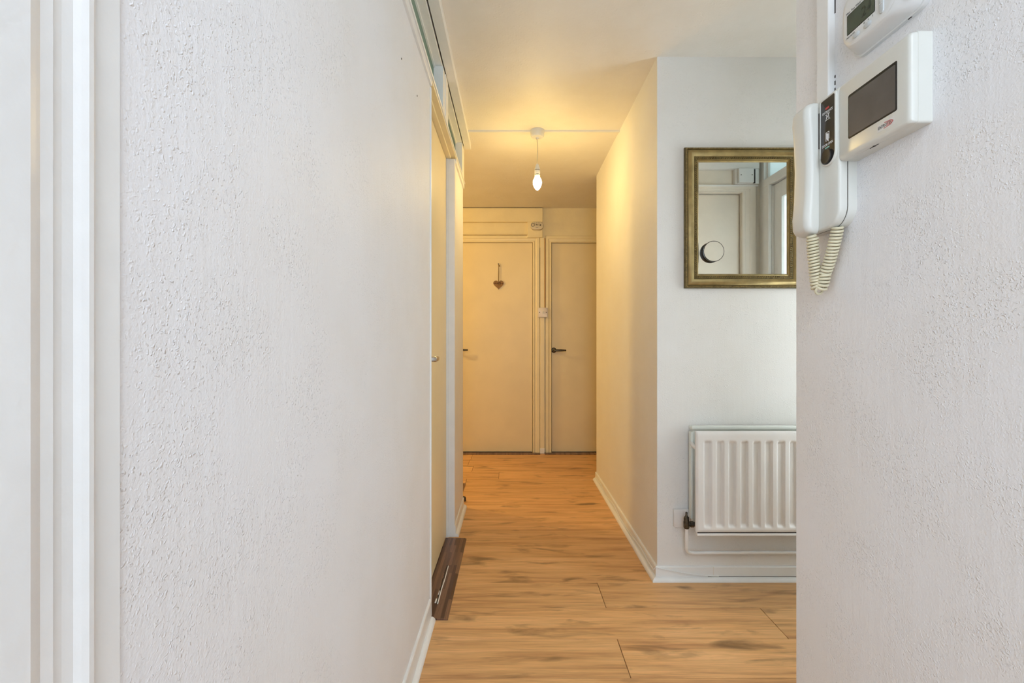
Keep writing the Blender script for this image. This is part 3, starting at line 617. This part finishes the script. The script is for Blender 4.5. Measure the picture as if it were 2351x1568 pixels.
# base: two shells with a seam
bz0, bz1 = 1.268, 1.524
def base(x0, x1, y0, y1, e=0.0):
    r = [0.034, 0.010, 0.006, 0.004]
    return loft(bmesh.new(), [[(x, y, z) for y, z in rrect(y0 + q, y1 - q, bz0 + q, bz1 - q, [max(0.002, k - q) for k in r], 8)] for x, q in ((x0, e), (x1, 0.0))]) if not e else \
        loft(bmesh.new(), [[(x, y, z) for y, z in rrect(y0 + q, y1 - q, bz0 + q, bz1 - q, [max(0.002, k - q) for k in r], 8)] for x, q in ((x1, 0.0), (x0 + 0.004, 0.0), (x0 + 0.0015, 0.0012), (x0, 0.004))])
put('back_shell', base(0.6235, RX, 0.864, 0.975), 'plastic', vp, True)
put('seam', base(0.6215, 0.6236, 0.8655, 0.974), 'dark_gap', vp, True)
put('front_shell', base(0.607, 0.6218, 0.8645, 0.975, e=1), 'plastic', vp, True)
# raised surround and dark panel
def stad(x, g): 
    y0, y1, z0, z1 = 0.8725 - g, 0.9125 + g, 1.3895 - g, 1.5165 + g
    r = (y1 - y0) / 2 - 0.0002
    return [(x, y, z) for y, z in rrect(y0, y1, z0, z1, [r, r, 0.004, 0.004], 10)]
bm = loft(bmesh.new(), [stad(0.6072, 0.0032), stad(0.6045, 0.0030), stad(0.6035, 0.0018), stad(0.6035, 0.0004), stad(0.6045, 0.0)], cap0=False); put('surround', bm, 'plastic', vp, True)
bm = loft(bmesh.new(), [stad(0.6052, -0.0002), stad(0.6042, -0.0004)]); pn = put('button_panel', bm, 'dark_panel', vp, True)
XP = 0.6041
def T(s, size, mat, y, z, sx=1.0, x=XP, name='lettering', rot=0.0):
    return text(s, size, mat, vp, ((x, y, z), (0, -math.cos(rot), math.sin(rot)), (0, math.sin(rot) , math.cos(rot))), name, sx)
put('indicator', box(XP - 0.0002, XP, 0.888, 0.898, 1.4955, 1.4995), 'red_ink', vp)
T('ENTRANCE', 0.0066, 'white_ink', 0.8925, 1.4905, 0.85)
T('DOOR OPEN', 0.0066, 'white_ink', 0.8925, 1.4275, 0.80)
put('indicator', box(XP - 0.0002, XP, 0.887, 0.899, 1.4205, 1.4232), 'green_ink', vp)
def lines(segs, wd, mat, name, x=XP):
    bm = bmesh.new()
    for (a, b, c, d) in segs:
        v = Vector((0, c - a, d - b)); n_ = Vector((0, -v.z, v.y)).normalized() * wd / 2
        p0, p1 = Vector((x - 0.0002, a, b)), Vector((x - 0.0002, c, d))
        q = [bm.verts.new(p0 + n_), bm.verts.new(p1 + n_), bm.verts.new(p1 - n_), bm.verts.new(p0 - n_)]; q2 = [bm.verts.new(k.co + Vector((0.0003, 0, 0))) for k in q]
        bm.faces.new(q); bm.faces.new(q2)
        for i in range(4): bm.faces.new((q[i], q[(i + 1) % 4], q2[(i + 1) % 4], q2[i]))
    return put(name, bm, mat, vp)
# crossed-out bell
cy, cz_ = 0.892, 1.4800
lines([(cy + .002, cz_ + .007, cy + .004, cz_ - .003), (cy - .002, cz_ + .007, cy - .004, cz_ - .003), (cy + .002, cz_ + .007, cy - .002, cz_ + .007), (cy + .006, cz_ - .005, cy - .006, cz_ - .005), (cy + .004, cz_ - .003, cy + .006, cz_ - .005), (cy - .004, cz_ - .003, cy - .006, cz_ - .005), (cy + .007, cz_ - .006, cy - .006, cz_ + .007), (cy - .007, cz_ - .006, cy + .006, cz_ + .006)], 0.0008, 'white_ink', 'bell_symbol')
# open door symbol
cy, cz_ = 0.892, 1.443
lines([(cy + .005, cz_ - .008, cy + .005, cz_ + .008), (cy + .005, cz_ + .008, cy - .004, cz_ + .008), (cy - .004, cz_ + .008, cy - .004, cz_ - .006), (cy + .005, cz_ - .008, cy + .003, cz_ - .008)], 0.0009, 'white_ink', 'door_symbol')
bm = bmesh.new(); prism(bm, [(cy + .004, cz_ + .007), (cy - .0025, cz_ + .004), (cy - .0025, cz_ - .011), (cy + .004, cz_ - .004)], 'x', XP - 0.0003, XP); put('door_symbol', bm, 'white_ink', vp)
bm = bmesh.new(); lathe(bm, [(0.0142, 0), (0.0142, -0.003), (0.0130, -0.0042), (0.0105, -0.0038), (0.004, -0.0034)], (XP, 0.8925, 1.4040), 'x', 32); put('call_button', bm, 'black', vp, True)
bm = bmesh.new(); lathe(bm, [(0.0028, 0), (0.0028, -0.0006)], (0.6075, 0.9195, 1.492), 'x', 10); put('microphone_hole', bm, 'dark_gap', vp)
# monitor
mo = put('monitor', panel_x([(RX, 0.709, 0.866, 1.3835, 1.5245, 0.004), (0.6185, 0.709, 0.866, 1.3835, 1.5245, 0.004), (0.6180, 0.7098, 0.8655, 1.384, 1.5235, 0.004), (0.6105, 0.7105, 0.8655, 1.3845, 1.523, 0.005), (0.6085, 0.712, 0.8655, 1.386, 1.5215, 0.006), (0.6075, 0.716, 0.8640, 1.389, 1.519, 0.006)]), 'plastic', vp, True)
sy0, sy1, sz0, sz1 = 0.7365, 0.8405, 1.4165, 1.4925
put('screen_bezel', panel_x([(0.6076, sy0 - 0.0016, sy1 + 0.0016, sz0 - 0.0016, sz1 + 0.0016, 0.003), (0.6070, sy0 - 0.001, sy1 + 0.001, sz0 - 0.001, sz1 + 0.001, 0.003)]), 'black', vp)
put('screen', panel_x([(0.6071, sy0 + 0.0015, sy1 - 0.001, sz0 + 0.001, sz1 - 0.0035, 0.002), (0.6066, sy0 + 0.0015, sy1 - 0.001, sz0 + 0.001, sz1 - 0.0035, 0.002)]), 'screen', vp)
stz, stc = 1.4025, 0.757
put('sticker', box(0.6073, 0.6075, stc - 0.017, stc + 0.018, stz - 0.0065, stz + 0.0065), 'sticker', vp)
text('ENTROTEC', 0.0072, 'ink', vp, ((0.6071, stc + 0.0015, stz - 0.0002), (0, -1, 0), (0, 0, 1)), 'lettering', 0.80)
lines([(stc + .004, stz - .0045, stc - .010, stz - .0036), (stc - .010, stz - .0036, stc - .0145, stz + .0004), (stc - .0145, stz + .0004, stc - .010, stz + .0032), (stc - .010, stz + .0032, stc + .003, stz + .0044)], 0.0008, 'red_ink', 'logo_swoosh', 0.6071)
bm = bmesh.new(); prism(bm, [(stc - .001, stz + .0032), (stc - .001, stz - .0034), (stc - .0095, stz - .0028), (stc - .0135, stz + .0003), (stc - .0095, stz + .0027)], 'x', 0.60722, 0.6073); put('logo_swoosh', bm, 'pink_ink', vp)
bm = bmesh.new(); lathe(bm, [(0.0022, 0), (0.0022, -0.0008)], (0.6185, 0.7955, 1.3838), 'z', 10); bx(bm, 0.6178, 0.6192, 0.786, 0.805, 1.3829, 1.3834); put('screw_slot', bm, 'dark_gap', vp)
# handset: long rounded bar with swollen ends
def hring(z, xf, y0, y1, r): 
    pts = rrect(xf, 0.6085, y0, y1, [r, 0.003, 0.003, r], 8)     # in (x, y)
    return [(x, y, z) for x, y in pts]
HS = [(1.2640, 0.600, 0.930, 0.966, 0.004), (1.2655, 0.594, 0.926, 0.970, 0.008), (1.270, 0.5865, 0.9225, 0.974, 0.012), (1.278, 0.5825, 0.9215, 0.976, 0.013), (1.30, 0.5815, 0.9210, 0.976, 0.013),
      (1.34, 0.5850, 0.9210, 0.976, 0.013), (1.40, 0.5865, 0.9210, 0.976, 0.013), (1.46, 0.5845, 0.9210, 0.976, 0.013), (1.495, 0.5815, 0.9210, 0.976, 0.013), (1.512, 0.5825, 0.9215, 0.976, 0.013), (1.520, 0.5865, 0.9225, 0.974, 0.012), (1.5235, 0.593, 0.926, 0.970, 0.008), (1.5245, 0.599, 0.930, 0.966, 0.004)]
put('handset', loft(bmesh.new(), [hring(*h) for h in HS]), 'plastic', vp, True)
put('handset_gap', boxes([(0.6055, 0.6082, 0.9195, 0.9215, 1.43, 1.50), (0.6080, 0.6092, 0.915, 0.925, 1.275, 1.515)]), 'dark_gap', vp)
# coiled cord
def bez(p, n):
    out = []
    for i in range(n + 1):
        t = i / n; q = [Vector(a) for a in p]
        while len(q) > 1: q = [a.lerp(b, t) for a, b in zip(q, q[1:])]
        out.append(q[0])
    return out
A = (0.6005, 0.931, 1.262); B = (0.6225, 0.8895, 1.270)
path = bez([A, (0.603, 0.936, 1.235), (0.610, 0.937, 1.19), (0.613, 0.9405, 1.176)], 30) + bez([(0.613, 0.9405, 1.176), (0.616, 0.945, 1.146), (0.622, 0.932, 1.146), (0.6225, 0.927, 1.186)], 16)[1:] + bez([(0.6225, 0.927, 1.186), (0.6225, 0.914, 1.20), (0.6225, 0.900, 1.24), B], 30)[1:]
L = [0.0]
for a, b in zip(path, path[1:]): L.append(L[-1] + (b - a).length)
def at(s):
    i = min(max(bisect.bisect(L, s) - 1, 0), len(path) - 2); return path[i].lerp(path[i + 1], (s - L[i]) / (L[i + 1] - L[i]))
turns = int(L[-1] / 0.0062); n = turns * 14; pts = []
nrm = Vector((1, 0, 0))
for i in range(n + 1):
    s = L[-1] * i / n; t = (at(min(s + 0.001, L[-1])) - at(max(s - 0.001, 0))).normalized()
    nrm = (nrm - t * nrm.dot(t)).normalized(); bn = t.cross(nrm); a = 2 * PI * i / 14
    R = 0.0088 * min(1, 0.35 + s / 0.004, 0.35 + (L[-1] - s) / 0.004)
    pts.append(at(s) + (nrm * math.cos(a) + bn * math.sin(a)) * R)
bm = bmesh.new(); tube(bm, pts, 0.0026, 7); put('coiled_cord', bm, 'cord', vp, True)

# ---------------------------------------------------------------- thermostat above it
th2 = thing('thermostat', 'white digital thermostat with dark display above the entry phone', 'thermostat', (RX, 0.78, 1.567))
put('backplate', panel_x([(RX, 0.706, 0.8640, 1.5665, 1.688, 0.022), (0.6335, 0.706, 0.8640, 1.5665, 1.688, 0.022), (0.632, 0.7075, 0.8625, 1.568, 1.6865, 0.021)]), 'plastic_white', th2, True)
put('body', panel_x([(0.6325, 0.7075, 0.8625, 1.5685, 1.686, 0.026), (0.622, 0.712, 0.8610, 1.5715, 1.684, 0.030), (0.613, 0.722, 0.8590, 1.5755, 1.680, 0.032), (0.6085, 0.732, 0.8575, 1.5785, 1.678, 0.033), (0.6080, 0.7335, 0.857, 1.5800, 1.6775, 0.033)]), 'plastic_white', th2, True)
put('fascia', panel_x([(0.6082, 0.7340, 0.8565, 1.5805, 1.677, 0.033), (0.6072, 0.7355, 0.855, 1.5820, 1.6755, 0.033), (0.6066, 0.740, 0.851, 1.5850, 1.672, 0.031)]), 'plastic_white', th2, True)
put('display_edge', panel_x([(0.6067, 0.7785, 0.8440, 1.6020, 1.6385, 0.002), (0.6062, 0.779, 0.8435, 1.6025, 1.638, 0.002)]), 'black', th2)
put('display', panel_x([(0.6063, 0.7795, 0.8425, 1.603, 1.6365, 0.002), (0.6059, 0.7795, 0.8425, 1.603, 1.6365, 0.002)]), 'lcd', th2)
def TT(s, size, mat, y, z, sx=1.0): return text(s, size, mat, th2, ((0.6058 if mat == 'lcd_ink' else 0.6064, y, z), (0, -1, 0), (0, 0, 1)), 'lettering', sx)
TT('24', 0.026, 'lcd_ink', 0.797, 1.618, 0.9)
TT('Mon Tue Wed Thu', 0.0058, 'ink', 0.823, 1.6415, 1.0)
TT('- MAN AUTO', 0.0042, 'ink', 0.836, 1.5975, 0.9)
TT('o', 0.007, 'ink', 0.8025, 1.599, 1.0); TT('L', 0.005, 'ink', 0.793, 1.599, 1.0); TT('c', 0.006, 'ink', 0.784, 1.599, 1.0)
for yy in (0.8215, 0.7950):
    bm = bmesh.new(); lathe(bm, [(0.0085, 0), (0.0085, -0.0012), (0.007, -0.0022), (0.002, -0.0026)], (0.6068, yy, 1.5905), 'x', 20)
    for v in bm.verts: v.co.z = 1.5905 + (v.co.z - 1.5905) * 0.55
    put('button', bm, 'button', th2, True)
put('rocker_button', panel_x([(0.6069, 0.7595, 0.7695, 1.588, 1.622, 0.0045), (0.6050, 0.7600, 0.7690, 1.589, 1.621, 0.0042), (0.6046, 0.7615, 0.7675, 1.591, 1.619, 0.003)]), 'button', th2, True)
put('minus_mark', box(0.6040, 0.6047, 0.7618, 0.7672, 1.6035, 1.6045), 'white_ink', th2)
bm = bmesh.new(); lathe(bm, [(0.006, 0), (0.006, -0.004), (0.003, -0.006)], (0.617, 0.722, 1.588), 'x', 14); put('fixing_cap', bm, 'plastic_white', th2, True)
put('vent_slot', box(0.6345, 0.6365, 0.741, 0.7475, 1.5661, 1.5668), 'dark_gap', th2)
